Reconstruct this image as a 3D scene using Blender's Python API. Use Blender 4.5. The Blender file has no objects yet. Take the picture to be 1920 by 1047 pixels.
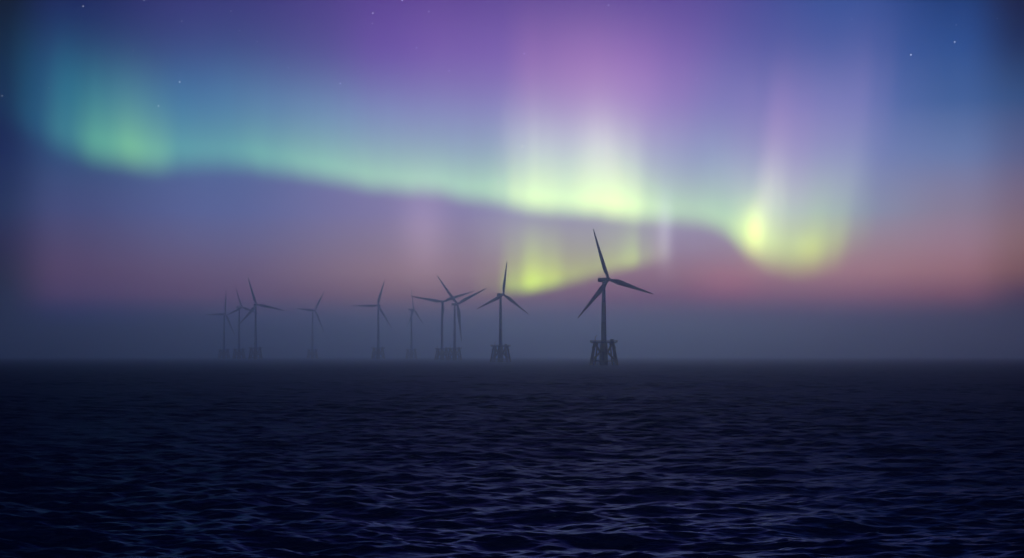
import bpy, math, random
import numpy as np
from mathutils import Vector, Matrix

random.seed(7); rng = np.random.default_rng(11)
C = bpy.context.scene.collection
sc = bpy.context.scene

# ------------------------------------------------------------------ measures
F = 3583.0            # focal length in photo pixels (1920 wide)
HZ = 668.0            # horizon row in the photo
CAM_H = 7.3          # eye height above the sea
PITCH = math.atan((HZ - 523.5) / F)
HAZE_TOP = 192.0
SIGMA = 3.7e-4        # haze density per metre

def lin(c):
    return tuple(((v/255)/12.92 if v/255 <= .04045 else ((v/255+.055)/1.055)**2.4) for v in c)

def direction(px, py):
    """photo pixel -> world direction (camera looks along +Y, pitched up)"""
    x = (px - 960)/F; y = (523.5 - py)/F
    cp, sp = math.cos(PITCH), math.sin(PITCH)
    return Vector((x, cp - y*sp, sp + y*cp)).normalized()

def U_of(px, py=400):
    d = direction(px, py); return 960 + F*math.atan2(d.x, d.y)
def E_of(py, px=960):
    d = direction(px, py); return F*math.asin(d.z)

# ------------------------------------------------------------------ render
sc.render.engine = 'CYCLES'
sc.cycles.use_denoising = True
sc.cycles.max_bounces = 8
sc.cycles.diffuse_bounces = 2
sc.cycles.glossy_bounces = 2
sc.cycles.volume_bounces = 6
sc.cycles.sample_clamp_indirect = 4.0
sc.view_settings.view_transform = 'Standard'
sc.view_settings.look = 'None'
sc.view_settings.exposure = 0
sc.view_settings.gamma = 1

cam_d = bpy.data.cameras.new('camera')
cam = bpy.data.objects.new('camera', cam_d); C.objects.link(cam)
cam_d.sensor_width = 36; cam_d.lens = 36*F/1920
cam_d.clip_start = .5; cam_d.clip_end = 60000
cam.location = (0, 0, CAM_H)
cam.rotation_euler = (math.pi/2 + PITCH, 0, 0)
sc.camera = cam

# ------------------------------------------------------------------ node helper
class G:
    def __init__(s, nt): s.nt = nt; s.n = nt.nodes; s.l = nt.links
    def _set(s, sock, v):
        if isinstance(v, bpy.types.NodeSocket): s.l.new(v, sock)
        else: sock.default_value = v
    def m(s, op, a, b=None, c=None, clamp=False):
        n = s.n.new('ShaderNodeMath'); n.operation = op; n.use_clamp = clamp
        s._set(n.inputs[0], a)
        if b is not None: s._set(n.inputs[1], b)
        if c is not None: s._set(n.inputs[2], c)
        return n.outputs[0]
    def v(s, op, a, b=None):
        n = s.n.new('ShaderNodeVectorMath'); n.operation = op
        s._set(n.inputs[0], a)
        if b is not None:
            if op == 'SCALE': s._set(n.inputs['Scale'], b)
            else: s._set(n.inputs[1], b)
        return n.outputs['Value'] if op in ('DISTANCE', 'DOT_PRODUCT', 'LENGTH') else n.outputs[0]
    def mix(s, f, a, b):
        n = s.n.new('ShaderNodeMix'); n.data_type = 'VECTOR'
        s._set(n.inputs['Factor'], f); s._set(n.inputs[4], a); s._set(n.inputs[5], b)
        return n.outputs[1]
    def rng(s, x, a, b, lo=0., hi=1., smooth=True):
        n = s.n.new('ShaderNodeMapRange'); n.interpolation_type = 'SMOOTHSTEP' if smooth else 'LINEAR'
        s._set(n.inputs['Value'], x)
        for k, v in zip(('From Min', 'From Max', 'To Min', 'To Max'), (a, b, lo, hi)): s._set(n.inputs[k], v)
        return n.outputs['Result']
    def ramp(s, x, x0, x1, stops, interp='EASE', gain=4.0):
        """colour ramp over x in [x0,x1]; stops = [(x, rgb)] ; values may pass 1"""
        t = s.rng(x, x0, x1, smooth=False)
        n = s.n.new('ShaderNodeValToRGB'); r = n.color_ramp; r.interpolation = interp
        while len(r.elements) > 1: r.elements.remove(r.elements[-1])
        for i, (p, c) in enumerate(stops):
            q = min(max((p-x0)/(x1-x0), 0), 1)
            e = r.elements[0] if i == 0 else r.elements.new(q)
            e.position = q
            e.color = (c[0]/gain, c[1]/gain, c[2]/gain, 1)
        s.l.new(t, n.inputs[0])
        return s.v('SCALE', n.outputs[0], gain)
    def curve(s, x, x0, x1, y0, y1, pts):
        """smooth scalar function of x"""
        t = s.rng(x, x0, x1, smooth=False)
        n = s.n.new('ShaderNodeFloatCurve'); cv = n.mapping.curves[0]
        P = [((p-x0)/(x1-x0), (q-y0)/(y1-y0)) for p, q in pts]
        cv.points[0].location = P[0]; cv.points[1].location = P[-1]
        for p in P[1:-1]: cv.points.new(*p)
        n.mapping.update()
        s.l.new(t, n.inputs['Value'])
        return s.m('MULTIPLY_ADD', n.outputs[0], y1-y0, y0)
    def gauss(s, x, c, w):
        a = s.m('DIVIDE', s.m('SUBTRACT', x, c), w)
        return s.m('POWER', math.e, s.m('MULTIPLY', s.m('MULTIPLY', a, a), -1.))

# ------------------------------------------------------------------ world: twilight + aurora + stars
w = bpy.data.worlds.new('World'); sc.world = w; w.use_nodes = True
nt = w.node_tree; nt.nodes.clear(); g = G(nt)
tc = nt.nodes.new('ShaderNodeTexCoord'); D = g.v('NORMALIZE', tc.outputs['Generated'])
sep = nt.nodes.new('ShaderNodeSeparateXYZ'); nt.links.new(D, sep.inputs[0])
az = g.m('ARCTAN2', sep.outputs[0], sep.outputs[1])
U = g.m('MULTIPLY_ADD', az, F, 960.)                 # azimuth
E = g.m('MULTIPLY', g.m('ARCSINE', sep.outputs[2]), F)   # height above the horizon

def trans(e):
    return math.exp(-min(SIGMA*(HAZE_TOP-CAM_H)*F/max(e, 1), 2.6))
def comp(target, fog, e):
    T = trans(e); t = lin(target); f = lin(fog)
    return tuple(max((a - b*FOGK*(1-T))/T, (.10 if e > 150 else .25)*a) for a, b in zip(t, f))
FOGK = 1.15
YS = [0, 100, 200, 300, 400, 460, 520, 560, 600, 650]
COLS = {
 0:   [(0,10,42),(2,22,60),(5,36,75),(16,42,86),(38,52,90),(44,46,80),(42,39,72),(34,35,66),(24,32,64),(38,48,75)],
 120: [(28,38,90),(36,55,105),(42,68,115),(48,75,120),(66,74,120),(75,70,108),(78,66,100),(68,62,98),(46,56,98),(41,52,80)],
 400: [(57,57,120),(62,72,130),(70,85,140),(75,95,145),(85,95,145),(92,90,130),(92,80,112),(82,72,105),(62,70,105),(51,61,90)],
 800: [(90,71,145),(100,84,157),(112,104,165),(116,112,162),(125,116,158),(130,115,140),(130,108,124),(105,90,112),(80,84,114),(65,75,103)],
 1250:[(88,75,149),(97,88,160),(112,108,170),(125,125,172),(140,136,168),(140,126,152),(128,100,120),(100,82,112),(80,83,113),(70,80,106)],
 1600:[(56,80,147),(68,90,156),(90,108,170),(112,125,175),(130,138,165),(145,125,140),(145,108,122),(110,85,110),(75,72,105),(63,70,95)],
 1800:[(26,58,116),(46,78,140),(64,94,150),(100,118,165),(130,120,145),(144,116,134),(138,100,113),(104,76,100),(65,58,95),(56,62,88)],
 1920:[(4,28,66),(24,48,90),(50,78,126),(85,94,136),(118,100,120),(127,98,106),(112,80,88),(70,53,78),(45,42,75),(51,57,82)],
}
ZEN = (.035, .06, .22)       # high sky
LOWSKY = (.002, .004, .022)
EMAX = 5700.
def column(cols, k=1.0):
    fog = cols[-1]; st = []
    st.append((0, tuple(k*c for c in comp(fog, fog, E_of(640)))))
    for y, c in list(zip(YS, cols))[::-1]:
        if y == 650: continue
        st.append((E_of(y), tuple(k*v for v in comp(c, fog, E_of(y)))))
    top = st[-1][1]
    st.append((780, tuple((.34, .42, .50)[i_]*t + .3*z for i_, (t, z) in enumerate(zip(top, LOWSKY)))))
    st.append((1000, tuple(.12*t + .8*z for t, z in zip(top, LOWSKY))))
    st.append((1400, LOWSKY)); st.append((2600, LOWSKY)); st.append((3600, ZEN)); st.append((5700, ZEN))
    return g.ramp(g.m('MAXIMUM', E, 0.), 0, EMAX, st, 'LINEAR', 2.0)
keys = sorted(COLS)
stations = [(-350, [tuple(.3*v for v in c) for c in COLS[0]])] + [(x, COLS[x]) for x in keys] + [(2250, [tuple(.45*v for v in c) for c in COLS[1920]])]
base = None
for i, (x, cols) in enumerate(stations):
    c = column(cols)
    if base is None: base = c
    else:
        f = g.rng(U, U_of(stations[i-1][0]) if 0 <= stations[i-1][0] <= 1920 else stations[i-1][0],
                  U_of(x) if 0 <= x <= 1920 else x)
        base = g.mix(f, base, c)

gain = g.m('POWER', math.e, g.m('MINIMUM', g.m('DIVIDE', SIGMA*(HAZE_TOP-CAM_H)*F, g.m('MAXIMUM', E, 40.)), 2.2))

def edge_pts(pts): return [(U_of(x, y), E_of(y, x)) for x, y in pts]
# streaks along the field lines: slow noise of azimuth only
def streak(scale, seed):
    n = nt.nodes.new('ShaderNodeTexNoise'); n.noise_dimensions = '1D'
    n.inputs['Scale'].default_value = 1.0; n.inputs['Detail'].default_value = 2.0
    nt.links.new(g.m('MULTIPLY_ADD', U, 1/scale, seed), n.inputs['W'])
    return n.outputs['Fac']
fine = g.m('MULTIPLY_ADD', streak(18., 17.), .12, .94)
ray = g.m('MULTIPLY', g.m('MULTIPLY_ADD', streak(40., 3.), .20, .90), fine)
ray2 = g.m('MULTIPLY', g.m('MULTIPLY_ADD', streak(75., 9.), .16, .92), g.m('MULTIPLY_ADD', streak(24., 31.), .06, .97))

# main curtain
e1 = edge_pts([(0,225),(60,252),(130,283),(200,303),(300,312),(420,310),(540,325),(640,342),(760,357),(880,372),(960,386),(1040,396),
               (1120,404),(1200,408),(1280,414),(1340,430),(1385,458),(1410,470),(1440,488),(1500,500),(1560,488),(1600,465),(1700,440)])
edge1 = g.curve(U, -20, 1720, 100, 500, [(-20, e1[0][1])] + e1 + [(1720, e1[-1][1])])
edge1 = g.m('ADD', edge1, g.m('MULTIPLY_ADD', streak(130., 43.), 16., -8.))
t1 = g.m('SUBTRACT', E, edge1)
C1 = [(0,(0,.01,.015)),(60,(0,.04,.045)),(120,(.02,.13,.08)),(190,(.09,.34,.11)),(250,(.155,.46,.10)),(290,(.12,.38,.10)),(340,(.05,.24,.10)),
      (420,(.06,.26,.10)),(500,(.09,.32,.10)),(590,(.14,.40,.11)),(700,(.17,.43,.11)),(850,(.19,.46,.12)),(905,(.20,.47,.11)),(940,(.27,.54,.13)),(970,(.46,.74,.16)),
      (1010,(.58,.90,.18)),(1060,(.49,.78,.17)),(1110,(.62,.92,.18)),(1150,(.66,.94,.17)),(1185,(.54,.82,.16)),(1222,(.34,.60,.11)),(1250,(.22,.45,.08)),
      (1280,(.20,.42,.07)),(1350,(.20,.44,.07)),(1385,(.30,.56,.08)),(1412,(.44,.68,.09)),(1440,(.34,.58,.06)),(1480,(.22,.43,.02)),
      (1520,(.24,.43,0)),(1560,(.15,.28,0)),(1605,(.03,.06,0)),(1650,(0,0,0))]
lean = g.curve(U, 0, 1800, -.1, .3, [(0,0),(300,0),(800,0),(1150,0),(1300,.05),(1420,.14),(1560,.10),(1800,.1)])
UL = g.m('SUBTRACT', U, g.m('MULTIPLY', lean, t1))           # rays lean along the field lines
c1 = g.ramp(UL, 0, 1700, [(U_of(x), c) for x, c in C1], 'EASE', 2.0)
h1 = g.curve(U, 0, 1700, 20, 200, [(0,105),(250,88),(450,78),(700,80),(930,80),(1000,85),(1150,90),(1280,75),(1415,95),(1520,92),(1700,80)])
soft = g.m('MULTIPLY', g.rng(U, 1330., 1440., 1., .62), g.rng(U, 250., 800., .72, 1.))
rise1 = g.rng(g.m('MULTIPLY', t1, soft), -24., 32.)
pos1 = g.m('MAXIMUM', t1, 0.)
p1 = g.m('MULTIPLY', rise1, g.m('POWER', math.e, g.m('MULTIPLY', g.m('POWER', g.m('DIVIDE', pos1, h1), 1.7), -1.)))
C2 = [(0,(0,.01,.015)),(70,(0,.025,.035)),(130,(.0,.06,.06)),(260,(.01,.08,.08)),(340,(.0,.06,.08)),(500,(.015,.075,.085)),(600,(.02,.09,.09)),(800,(.03,.08,.08)),
      (915,(.04,.09,.08)),(970,(.13,.17,.14)),(1008,(.18,.22,.17)),(1062,(.15,.18,.145)),(1130,(.25,.27,.20)),(1180,(.15,.17,.13)),(1225,(.08,.10,.09)),
      (1300,(.04,.07,.07)),(1390,(.08,.10,.08)),(1425,(.22,.24,.16)),(1472,(.12,.13,.09)),(1530,(.075,.105,.05)),(1575,(.06,.075,.045)),(1640,(0,0,0))]
c2 = g.ramp(UL, 0, 1700, [(U_of(x), c) for x, c in C2], 'EASE', 1.0)
p2 = g.gauss(t1, 120., 80.)
C3 = [(600,(0,0,0)),(720,(.02,0,.03)),(850,(.05,.015,.05)),(930,(.06,.02,.06)),(1010,(.15,.055,.085)),(1120,(.20,.075,.11)),(1200,(.17,.06,.105)),
      (1260,(.10,.035,.07)),(1330,(.05,.03,.05)),(1380,(.07,.035,.055)),(1425,(.15,.062,.09)),(1470,(.12,.05,.075)),(1520,(.09,.042,.06)),(1580,(.075,.036,.052)),(1625,(.03,.014,.02)),(1670,(0,0,0))]
c3 = g.ramp(UL, 0, 1700, [(U_of(x), c) for x, c in C3], 'EASE', 1.0)
p3 = g.gauss(t1, 250., 120.)
cur1 = g.v('ADD', g.v('SCALE', c1, g.m('MULTIPLY', p1, ray2)), g.v('ADD', g.v('SCALE', c2, g.m('MULTIPLY', p2, ray)), g.v('SCALE', c3, g.m('MULTIPLY', p3, ray2))))

# low yellow-green curtain
e2 = edge_pts([(850,555),(940,552),(1000,547),(1080,531),(1150,511),(1200,501),(1240,494),(1300,486)])
edge2 = g.curve(U, 840, 1310, 50, 250, [(840, e2[0][1])] + e2 + [(1310, e2[-1][1])])
t2 = g.m('SUBTRACT', E, edge2)
CC = [(870,(0,0,0)),(925,(.03,.045,0)),(965,(.20,.34,0)),(998,(.42,.68,0)),(1030,(.31,.50,0)),(1070,(.16,.27,0)),(1110,(.13,.23,0)),(1150,(.16,.27,.01)),
      (1185,(.21,.36,.02)),(1208,(.10,.17,.02)),(1235,(.09,.11,.04)),(1268,(0,0,0))]
c4 = g.ramp(U, 840, 1310, [(U_of(x), c) for x, c in CC], 'EASE', 1.0)
pos2 = g.m('MAXIMUM', t2, 0.)
p4 = g.m('MULTIPLY', g.rng(t2, -14., 24.), g.m('ADD', g.m('POWER', math.e, g.m('MULTIPLY', g.m('POWER', g.m('DIVIDE', pos2, 48.), 2.), -1.)),
                                            g.m('MULTIPLY', g.gauss(t2, 70., 55.), .30)))
cur2 = g.v('SCALE', c4, p4)

def blob(x, y, wx, wy, col):
    return g.v('SCALE', col, g.m('MULTIPLY', g.gauss(U, U_of(x, y), wx), g.gauss(E, E_of(y, x), wy)))
extras = [blob(795,425,45,80,(.09,.06,.07)), blob(1247,430,14,60,(.10,.10,.12)), blob(1362,527,72,36,(.055,.008,.010)), blob(1413,430,22,42,(.34,.38,.04)), blob(1512,462,26,26,(.06,.08,0.)), blob(960,430,70,60,(.04,.05,.03))]
aur = g.v('ADD', cur1, cur2)
for e_ in extras: aur = g.v('ADD', aur, e_)
aur = g.v('SCALE', aur, gain)
sky = g.v('ADD', base, aur)

# stars
STARS = [(156,12,.5),(270,1,.35),(341,40,.22),(433,21,.2),(337,154,.6),(297,199,.6),(92,165,.2),(4,180,.3),(541,127,.2),(638,157,.65),(359,320,.15),
         (482,78,.15),(449,58,.15),(754,1,.7),(699,25,.55),(698,44,.25),(804,22,.45),(781,90,.3),(842,133,.3),(1141,10,.45),(983,101,.35),(979,275,.7),(935,341,.6),
         (678,279,.3),(1708,103,1.0),(1790,79,.8),(1793,47,.25),(1307,148,.2),(1540,171,.15),(1870,35,.15),(1597,36,.15),(560,300,.12),(250,95,.12)]
ssum = None
for x, y, b in STARS:
    d = g.v('DISTANCE', D, direction(x, y))
    s_ = g.m('MULTIPLY_ADD', d, -b/.00052, b, clamp=True)
    ssum = s_ if ssum is None else g.m('ADD', ssum, s_)
sky = g.v('ADD', sky, g.v('SCALE', (1.0, 1.05, 1.25), ssum))

# last trace of daylight from a sun well below the horizon
st = nt.nodes.new('ShaderNodeTexSky'); st.sky_type = 'NISHITA'; st.sun_disc = False
st.sun_elevation = math.radians(-3.0); st.sun_rotation = math.radians(24)
sky = g.v('ADD', sky, g.v('SCALE', st.outputs[0], .008))
bg = nt.nodes.new('ShaderNodeBackground'); nt.links.new(sky, bg.inputs['Color']); bg.inputs['Strength'].default_value = 1.0
wo = nt.nodes.new('ShaderNodeOutputWorld'); nt.links.new(bg.outputs[0], wo.inputs['Surface'])
w.cycles.sampling_method = 'MANUAL'; w.cycles.sample_map_resolution = 2048

# added unseen lamp, low behind the haze, to brighten it beyond the sky's aurora
sd = bpy.data.lights.new('haze_fill', 'SUN'); haze_fill = bpy.data.objects.new('haze_fill', sd); C.objects.link(haze_fill)
sd.energy = .0162; sd.angle = math.radians(10); sd.color = (.48, .60, 1.0)
haze_fill.rotation_euler = direction(1060, HZ - F*math.tan(math.radians(4.0))).to_track_quat('Z', 'Y').to_euler()

# ------------------------------------------------------------------ materials
def mat(name):
    m = bpy.data.materials.new(name); m.use_nodes = True
    nt = m.node_tree; nt.nodes.clear(); gg = G(nt)
    o = nt.nodes.new('ShaderNodeOutputMaterial'); p = nt.nodes.new('ShaderNodeBsdfPrincipled')
    nt.links.new(p.outputs[0], o.inputs['Surface'])
    return m, gg, p, o
def paint(name, c0, c1, scale, rough):
    m, gg, p, o = mat(name); nt = m.node_tree
    t = nt.nodes.new('ShaderNodeTexCoord'); n = nt.nodes.new('ShaderNodeTexNoise')
    mp = nt.nodes.new('ShaderNodeMapping'); mp.inputs['Scale'].default_value = (1, 1, .25)
    nt.links.new(t.outputs['Object'], mp.inputs[0]); nt.links.new(mp.outputs[0], n.inputs['Vector'])
    n.inputs['Scale'].default_value = scale; n.inputs['Detail'].default_value = 5
    r = nt.nodes.new('ShaderNodeValToRGB'); r.color_ramp.elements[0].position = .35; r.color_ramp.elements[1].position = .7
    r.color_ramp.elements[0].color = (*c0, 1); r.color_ramp.elements[1].color = (*c1, 1)
    nt.links.new(n.outputs['Fac'], r.inputs[0]); nt.links.new(r.outputs[0], p.inputs['Base Color'])
    p.inputs['Roughness'].default_value = rough
    return m
M_WHITE = paint('weathered_white_paint', (.26,.27,.28), (.38,.39,.40), .35, .45)
M_BLADE = paint('blade_coating', (.26,.27,.28), (.36,.37,.38), .3, .4)
M_STEEL = paint('galvanised_steel', (.20,.21,.22), (.33,.34,.35), 1.2, .55)
M_YELLOW = paint('weathered_yellow_paint', (.38,.25,.06), (.54,.38,.09), .6, .6)
M_CONC = paint('stained_concrete', (.22,.21,.20), (.36,.35,.33), .8, .85)

# ------------------------------------------------------------------ mesh helpers
class MB:
    def __init__(s): s.v = []; s.f = []
    def ring_loft(s, rings, cap=True):
        b = len(s.v); n = len(rings[0])
        for r in rings: s.v += [tuple(p) for p in r]
        for i in range(len(rings)-1):
            for j in range(n):
                a = b+i*n+j; c = b+i*n+(j+1) % n
                s.f.append((a, c, c+n, a+n))
        if cap:
            s.f.append(tuple(b+j for j in range(n))[::-1]); s.f.append(tuple(b+(len(rings)-1)*n+j for j in range(n)))
    def lathe(s, prof, n=28, cx=0, cy=0):
        s.ring_loft([[(cx+r*math.cos(2*math.pi*j/n), cy+r*math.sin(2*math.pi*j/n), z) for j in range(n)] for r, z in prof])
    def tube(s, a, b, r0, r1=None, n=12):
        a = Vector(a); b = Vector(b); r1 = r0 if r1 is None else r1
        d = (b-a).normalized(); x = d.orthogonal().normalized(); y = d.cross(x)
        s.ring_loft([[p + x*r*math.cos(2*math.pi*j/n) + y*r*math.sin(2*math.pi*j/n) for j in range(n)] for p, r in ((a, r0), (b, r1))])
    def box(s, c, d):
        x, y, z = c; a, b, h = d[0]/2, d[1]/2, d[2]/2
        s.ring_loft([[(x-a,y-b,z+k*h),(x+a,y-b,z+k*h),(x+a,y+b,z+k*h),(x-a,y+b,z+k*h)] for k in (-1, 1)])
    def build(s, name, m, parent=None, smooth=False, mtx=None):
        me = bpy.data.meshes.new(name); me.from_pydata(s.v, [], s.f); me.materials.append(m)
        if mtx is not None: me.transform(mtx)
        if smooth:
            me.polygons.foreach_set('use_smooth', [len(p.vertices) == 4 for p in me.polygons])
        me.update()
        o = bpy.data.objects.new(name, me); C.objects.link(o); o.parent = parent
        return o

def blade_mb(R):
    """blade along +Z, chord along X, root at z=1.3"""
    mb = MB(); n = 18; rings = []
    stn = [(.02,2.3,1.0,0),(.06,2.4,1.0,0),(.11,3.1,.72,.12),(.17,4.1,.42,.25),(.22,4.5,.32,.28),(.30,4.2,.26,.24),(.42,3.5,.22,.16),(.56,2.8,.19,.10),
           (.70,2.15,.17,.06),(.83,1.55,.16,.03),(.93,1.05,.15,.0),(.985,.6,.15,0),(1.0,.15,.2,0)]
    for q, ch, th, tw in stn:
        r = []
        ch = ch*R/55*1.22
        off = -.12*ch*min(1, max(0, (q-.06)*10))         # trailing edge carries the extra chord
        pre = -1.6*(q**2)*R/55                             # prebend away from the tower
        for j in range(n):
            a = 2*math.pi*j/n
            x = math.cos(a)*ch/2; y = math.sin(a)*ch*th/2*(1 if th > .9 else (1+.5*math.cos(a))/1.2)
            X = x*math.cos(tw) - y*math.sin(tw); Y = x*math.sin(tw) + y*math.cos(tw)
            r.append((X+off, Y+pre, q*R))
        rings.append(r)
    mb.ring_loft(rings)
    return mb

def make_turbine(tx, hub, tips, alpha, k, fs, label, jacket_rot=0.):
    """tx: tower column; hub: pixel of the rotor hub; tips: blade tip offsets; alpha: yaw to the right; k: pixels per metre"""
    dist = F/k
    X = (tx-960)/k
    H = (HZ-hub[1])/k + CAM_H
    root = bpy.data.objects.new('wind_turbine', None); C.objects.link(root)
    root.location = (X, dist, 0); root['label'] = label; root['category'] = 'wind turbine'
    root['group'] = 'wind turbines standing in the hazy sea'
    root.empty_display_size = 5
    al = math.radians(alpha); sa, ca = math.sin(al), math.cos(al)
    over = min(max((hub[0]-tx)/k/max(abs(sa), .12)*(1 if sa > 0 else -1), 5.0*fs), 10.0*fs)
    FS = Matrix.Scale(fs, 4)
    DK = 24.2                                            # deck level
    # --- foundation
    s = MB(); s.lathe([(4.2,-.9),(4.2,13.5),(4.4,13.6),(4.4,14.2),(4.2,14.3),(3.4,DK-.6)], 26); s.build('central_column', M_YELLOW, root, True, mtx=FS)
    rot = Matrix.Rotation(math.radians(jacket_rot), 4, 'Z')
    for q in range(4):
        a = math.radians(45+90*q+jacket_rot); u = Vector((math.cos(a), math.sin(a), 0))
        t_ = MB(); t_.tube(u*18.8 + Vector((0,0,-1)), u*13.0 + Vector((0,0,DK-1.0)), 1.25, 1.15); t_.tube(u*14.85+Vector((0,0,17.4)), u*14.5+Vector((0,0,18.6)), 1.5)
        t_.build('pile', M_YELLOW, root, True, mtx=FS)
        b_ = MB(); b_.tube(u*12.4 + Vector((0,0,DK-2.0)), u*3.0 + Vector((0,0,10.5)), .85)
        b_.build('brace', M_YELLOW, root, True, mtx=FS)
        b_ = MB(); b_.tube(u*17.3 + Vector((0,0,4.6)), u*3.0 + Vector((0,0,15.0)), .8)
        b_.build('brace', M_YELLOW, root, True, mtx=FS)
        ub = Vector((math.cos(a+math.pi/4), math.sin(a+math.pi/4), 0))
        t_ = MB(); t_.tube(ub*9.0 + Vector((0,0,-1)), ub*6.4 + Vector((0,0,DK-1.0)), .8); t_.build('pile', M_YELLOW, root, True, mtx=FS)
        a2 = math.radians(45+90*(q+1)+jacket_rot); u2 = Vector((math.cos(a2), math.sin(a2), 0))
        b_ = MB(); b_.tube(u*17.4 + Vector((0,0,4.3)), u2*17.4 + Vector((0,0,4.3)), .6)
        b_.build('brace', M_YELLOW, root, True, mtx=FS)
    d = MB(); HW = 13.6
    d.box((0,0,DK-.45),(2*HW,2*HW*.86,.9)); d.box((0,-HW*.5,DK-1.2),(2*HW-2.2,.7,1.0)); d.box((0,HW*.5,DK-1.2),(2*HW-2.2,.7,1.0))
    d.box((-HW*.55,0,DK-1.25),(.7,2*HW*.8,.9)); d.box((HW*.55,0,DK-1.25),(.7,2*HW*.8,.9))
    deck = d.build('platform_deck', M_STEEL, root, mtx=FS @ rot)
    r = MB(); hy = HW*.86
    for zz in (.55, 1.1):
        for A, B in (((-HW,-hy),(HW,-hy)),((HW,-hy),(HW,hy)),((HW,hy),(-HW,hy)),((-HW,hy),(-HW,-hy))):
            r.tube((A[0]*.985,A[1]*.985,DK+zz),(B[0]*.985,B[1]*.985,DK+zz),.08,n=6)
    for i in range(13):
        f = -1+2*i/12
        for P in ((f*HW,-hy),(f*HW,hy),(HW,f*hy),(-HW,f*hy)): r.tube((P[0]*.985,P[1]*.985,DK),(P[0]*.985,P[1]*.985,DK+1.12),.06,n=6)
    r.build('railing', M_YELLOW, deck, mtx=FS @ rot)
    c = MB(); c.tube((-HW*.66,-4,DK),(-HW*.66,-4,DK+4.6),.35,.28); c.tube((-HW*.66,-4,DK+4.4),(-HW*.52,-4,DK+6.4),.24,.16); c.tube((-HW*.52,-4,DK+6.4),(-HW*.52,-4,DK+5.2),.05,n=6)
    c.build('davit_crane', M_YELLOW, deck, True, mtx=FS @ rot)
    e = MB(); e.box((HW*.62,3,DK+1.2),(3.4,2.6,2.4)); e.box((HW*.62,3,DK+2.45),(3.7,2.9,.12)); e.build('equipment_cabin', M_STEEL, deck, mtx=FS @ rot)
    l = MB()
    for xx in (-.35, .35): l.tube((xx-5.2,-hy+.6,-.5),(xx-5.2,-hy+.6,DK-.7),.1,n=6)
    for i in range(46): l.tube((-5.55,-hy+.6,.2+i*.5),(-4.85,-hy+.6,.2+i*.5),.05,n=5)
    l.build('boat_ladder', M_YELLOW, root, mtx=FS @ rot)
    # --- tower
    t = MB(); D0 = DK*fs; z1 = H-2.2*fs; L = z1-D0
    prof = [(2.95*fs,D0-.2),(3.1*fs,D0-.2),(3.1*fs,D0+.25),(2.85*fs,D0+.3)]
    for q in (.33, .66):
        rr = (2.85-(2.85-1.65)*q)*fs; prof += [(rr,D0+L*q-.12),(rr+.06,D0+L*q-.1),(rr+.06,D0+L*q+.1),(rr,D0+L*q+.12)]
    prof += [(1.65*fs,z1)]
    t.lathe(prof, 32); tow = t.build('tower', M_WHITE, root, True)
    dr = MB(); dr.box((0,-2.82*fs,D0+1.6),(1.1,.25,2.3)); dr.build('access_door', M_STEEL, tow)
    # --- nacelle: local frame, rotor axis along -Y, then yawed
    yaw = Matrix.Translation((0,0,H)) @ Matrix.Rotation(al, 4, 'Z')
    yaws = yaw @ FS; oo = over; over = over/fs
    nb = MB(); back = 8.6
    secs = [(back,1.9,1.9,.1),(back-.4,2.1,2.15,.05),(2.0,2.15,2.25,0),(-2.5,2.1,2.2,0),(-over+2.3,1.7,1.75,0),(-over+1.75,1.45,1.45,0)]
    rings = []
    for y, hw, hh, dz in secs:
        rg = []
        for j in range(24):
            a = 2*math.pi*j/24; ca_, sa_ = math.cos(a), math.sin(a)
            ex = .45
            rg.append((hw*math.copysign(abs(ca_)**ex, ca_), y, dz+hh*math.copysign(abs(sa_)**ex, sa_)))
        rings.append(rg)
    nb.ring_loft(rings)
    nb.lathe([(1.75,-2.5),(1.95,-1.7)], 24)
    nac = nb.build('nacelle', M_WHITE, root, False, mtx=yaws)
    an = MB(); an.tube((.9,back-1.2,2.0),(.9,back-1.2,4.1),.09,n=6); an.tube((-.9,back-1.2,2.0),(-.9,back-1.2,3.7),.09,n=6); an.tube((-.9,back-1.2,3.2),(.9,back-1.2,3.2),.06,n=6)
    an.build('weather_mast', M_STEEL, nac, mtx=yaws)
    # --- rotor
    hbm = MB(); pr = [(1.75,1.3),(1.95,.9),(2.0,0),(1.9,-.9),(1.55,-1.8),(.95,-2.45),(.3,-2.75),(.02,-2.78)]
    hbm.ring_loft([[(rr*math.cos(2*math.pi*j/26), -over+yy, rr*math.sin(2*math.pi*j/26)) for j in range(26)] for rr, yy in pr])
    hb = hbm.build('rotor_hub', M_WHITE, root, True, mtx=yaws)
    vecs = [(dx/ca/k, -dy/k) for dx, dy in tips]
    R = sum(math.hypot(*v) for v in vecs)/len(vecs)
    for v in vecs:
        phi = math.atan2(v[0], v[1])
        bl = blade_mb(R)
        mt = yaw @ Matrix.Translation((0,-oo,0)) @ Matrix.Rotation(phi, 4, 'Y')
        bl.build('blade', M_BLADE, hb, True, mtx=mt)
    return root

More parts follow.
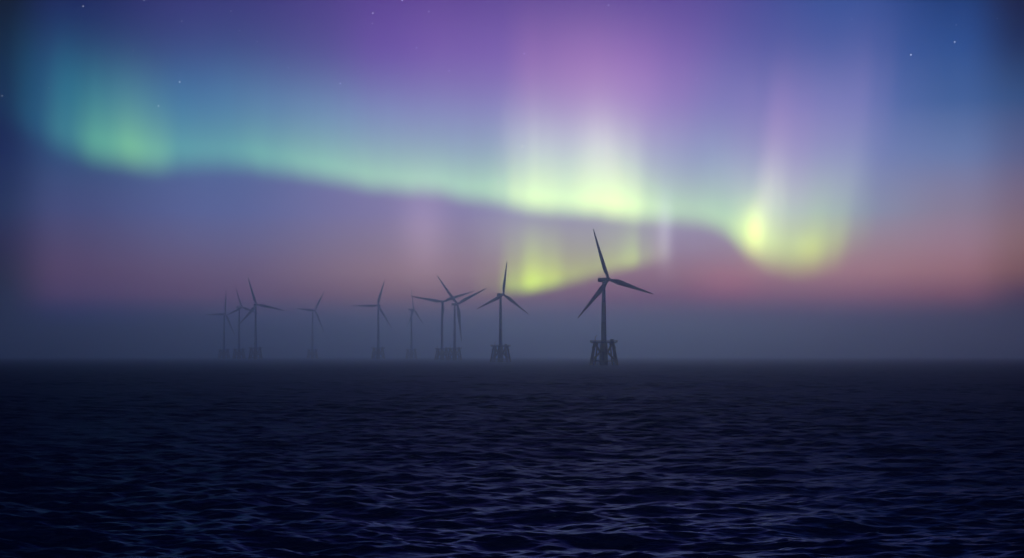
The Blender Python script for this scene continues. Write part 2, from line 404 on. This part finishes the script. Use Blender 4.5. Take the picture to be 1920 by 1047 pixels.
# tower column, hub pixel, blade-tip offsets from hub, yaw, px per metre
TUR = [
 (1132,(1140.5,525),[(-30,-92),(91,28),(-58,70)],28,2.35,.78,'largest and nearest dark wind turbine, its legged platform clearly visible',0),
 (938.5,(946,553),[(6,-62),(-51,28),(47,37)],26,1.5,.84,'mid distance turbine with one blade straight up, between the largest turbine and the crossing pair',8),
 (829,(831,566.5),[(-52,-9),(66,-23),(-4,62)],10,1.06,.85,'front turbine of the crossing pair, its two upper blades spread almost flat',-6),
 (852.5,(858.5,571),[(-40,-55),(53,-31),(6,66)],35,1.12,.85,'rear turbine of the crossing pair, its two upper blades opened in a wide V',4),
 (709.3,(711.5,573.5),[(16,-56),(-42,0),(26,40)],-14,.90,1.0,'faint turbine with one blade pointing flat left and one up, near the middle left',0),
 (479.4,(481.5,572),[(-17,-55),(56,12),(-27,32)],24,.92,1.0,'darkest of the three clustered turbines at far left, its long blade reaching right',5),
 (448.5,(454.5,577),[(-17,-57),(19,8),(-20,12)],48,.84,.95,'pale turbine just behind the darkest one of the far left cluster',0),
 (420.3,(421,589),[(1,-54),(-30,2),(14,36)],42,.78,.95,'leftmost and faintest turbine, one thin blade straight up',0),
 (586,(593.5,583),[(19,-46),(-27,-3),(14,38)],45,.76,.95,'very faint turbine alone in the fog, with one blade leaning to the upper right',0),
 (771.5,(776,581),[(-7,-53),(13,22),(-11,29)],62,.79,.95,'faint slim turbine with one near upright blade, left of the crossing pair',0),
]
for a in TUR: make_turbine(*a)

# ------------------------------------------------------------------ sea
def make_water():
    az = np.radians(np.concatenate([np.linspace(-180,-26,40)[:-1], np.linspace(-26,26,900), np.linspace(26,180,40)[1:-1]]))
    rad = [2, 12, 22, 32, 40]
    r = 45.
    while r < 1500: rad.append(r); r += max(.16, min(.0020*r, 1.5)) if r < 900 else 2.2
    while r < 16000: rad.append(r); r *= 1.045
    rad.append(16000.)
    rad = np.array(rad); nr, na = len(rad), len(az)
    Rr, A = np.meshgrid(rad, az, indexing='ij')
    x = (Rr*np.sin(A)).astype(np.float32); y = (Rr*np.cos(A)).astype(np.float32)
    dr = np.gradient(rad); sp = np.maximum(dr[:, None], Rr*np.gradient(az)[None, :]).astype(np.float32)
    zx = np.zeros_like(x); zy = np.zeros_like(x); z = np.zeros_like(x)
    N = 240
    unres = np.zeros_like(x)                      # slope variance of waves too short for the mesh here
    lam = np.exp(rng.uniform(np.log(.4), np.log(22.), N))
    main = math.radians(-100)                     # travelling towards the viewer, slightly to the left
    for L in lam:
        kk = 2*math.pi/L
        spread = .44 + .25*(1-min(L/20, 1))
        th = main + rng.normal(0, spread)
        # amplitude: constant slope per octave, falling past the peak wavelength
        slope = .0215*(1.0 if L < 2.4 else (2.4/L)**.28)*(1.0 if L < 8 else (8/L)**.5)
        if L < 1: slope *= L**.25
        amp = slope/kk
        ph = rng.uniform(0, 2*math.pi)
        wgt = np.clip(L/(2.2*sp) - 1, 0, 1)
        unres += (1-wgt)*slope*slope*.5
        rows = np.where(wgt.max(axis=1) > 0)[0]
        if len(rows) == 0: continue
        i0, i1 = rows[0], rows[-1]+1
        cx, cy = math.cos(th), math.sin(th)
        p = kk*(cx*x[i0:i1] + cy*y[i0:i1]) + ph
        aw = amp*wgt[i0:i1]
        z[i0:i1] += aw*np.cos(p)
        s_ = aw*np.sin(p)*.85
        zx[i0:i1] -= s_*cx; zy[i0:i1] -= s_*cy
    # gusts and lulls: patches where the sea is rougher
    P = .85 + .25*np.sin(x*.021+y*.013+1.)*np.sin(y*.017-x*.009) + .15*np.sin(x*.05+.7)*np.sin(y*.043)
    z *= P; zx *= P; zy *= P
    co = np.stack([x+zx, y+zy, z], axis=-1).reshape(-1, 3).astype(np.float32)
    co = np.vstack([co, [[0, 0, 0]]]).astype(np.float32)
    i, j = np.meshgrid(np.arange(nr-1), np.arange(na-1), indexing='ij')
    a = (i*na+j).ravel(); q = np.stack([a, a+1, a+na+1, a+na], axis=-1)
    i = np.arange(nr-1)*na                         # close the circle (first and last azimuth coincide up to one step)
    q2 = np.stack([i+na-1, i, i+na, i+2*na-1], axis=-1)
    q = np.vstack([q, q2])[:, ::-1]
    tri = np.stack([np.full(na, nr*na), (np.arange(na)+1) % na, np.arange(na)], axis=-1)[:, ::-1]
    me = bpy.data.meshes.new('water')
    nq, ntr = len(q), len(tri)
    me.vertices.add(len(co)); me.vertices.foreach_set('co', co.ravel())
    me.loops.add(nq*4+ntr*3); me.loops.foreach_set('vertex_index', np.concatenate([q.ravel(), tri.ravel()]).astype(np.int32))
    me.polygons.add(nq+ntr)
    me.polygons.foreach_set('loop_start', np.concatenate([np.arange(nq)*4, nq*4+np.arange(ntr)*3]).astype(np.int32))
    me.polygons.foreach_set('use_smooth', np.ones(nq+ntr, dtype=bool))
    at = me.attributes.new('chop', 'FLOAT', 'POINT')
    at.data.foreach_set('value', np.append(np.sqrt(np.sqrt(2*(unres.ravel()+.0015))), .3).astype(np.float32))
    me.update(calc_edges=True)
    m, gg, p, o = mat('sea_water'); nt = m.node_tree
    # clear deep sea: only the surface reflection, weaker in red and green at grazing angles
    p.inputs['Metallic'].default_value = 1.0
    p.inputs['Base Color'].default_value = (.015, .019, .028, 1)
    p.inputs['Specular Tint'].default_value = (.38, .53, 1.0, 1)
    geo = nt.nodes.new('ShaderNodeNewGeometry')
    an = nt.nodes.new('ShaderNodeAttribute'); an.attribute_name = 'chop'; nt.links.new(an.outputs['Fac'], p.inputs['Roughness'])
    def noise(scale, sx, detail, w_):
        mp = nt.nodes.new('ShaderNodeMapping'); mp.inputs['Scale'].default_value = (sx, 1, 1); mp.inputs['Rotation'].default_value = (0,0,.15*w_)
        nt.links.new(geo.outputs['Position'], mp.inputs[0])
        n = nt.nodes.new('ShaderNodeTexNoise'); n.inputs['Scale'].default_value = scale; n.inputs['Detail'].default_value = detail
        n.inputs['Roughness'].default_value = .6
        nt.links.new(mp.outputs[0], n.inputs['Vector']); return n.outputs['Fac']
    h = gg.m('ADD', gg.m('MULTIPLY', noise(.55, .6, 4, 1), .20), gg.m('MULTIPLY', noise(2.2, .7, 3, -1), .10))
    b = nt.nodes.new('ShaderNodeBump'); b.inputs['Strength'].default_value = 1.0; b.inputs['Distance'].default_value = 1.0
    nt.links.new(h, b.inputs['Height']); nt.links.new(b.outputs[0], p.inputs['Normal'])
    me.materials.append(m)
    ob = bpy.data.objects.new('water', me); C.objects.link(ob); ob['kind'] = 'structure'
make_water()

# ------------------------------------------------------------------ haze
def make_haze():
    mb = MB(); S = 34000.
    mb.box((0, 0, (HAZE_TOP-3.0)/2), (S, S, HAZE_TOP+3.0))
    m = bpy.data.materials.new('sea_haze'); m.use_nodes = True; nt = m.node_tree; nt.nodes.clear()
    o = nt.nodes.new('ShaderNodeOutputMaterial'); v = nt.nodes.new('ShaderNodeVolumePrincipled')
    v.inputs['Color'].default_value = (.70, .83, 1.0, 1)
    v.inputs['Density'].default_value = SIGMA
    v.inputs['Anisotropy'].default_value = .87
    nt.links.new(v.outputs[0], o.inputs['Volume'])
    ob = mb.build('haze', m); ob['kind'] = 'stuff'; ob['label'] = 'pale blue grey sea haze lying low over the water'; ob['category'] = 'haze'
make_haze()
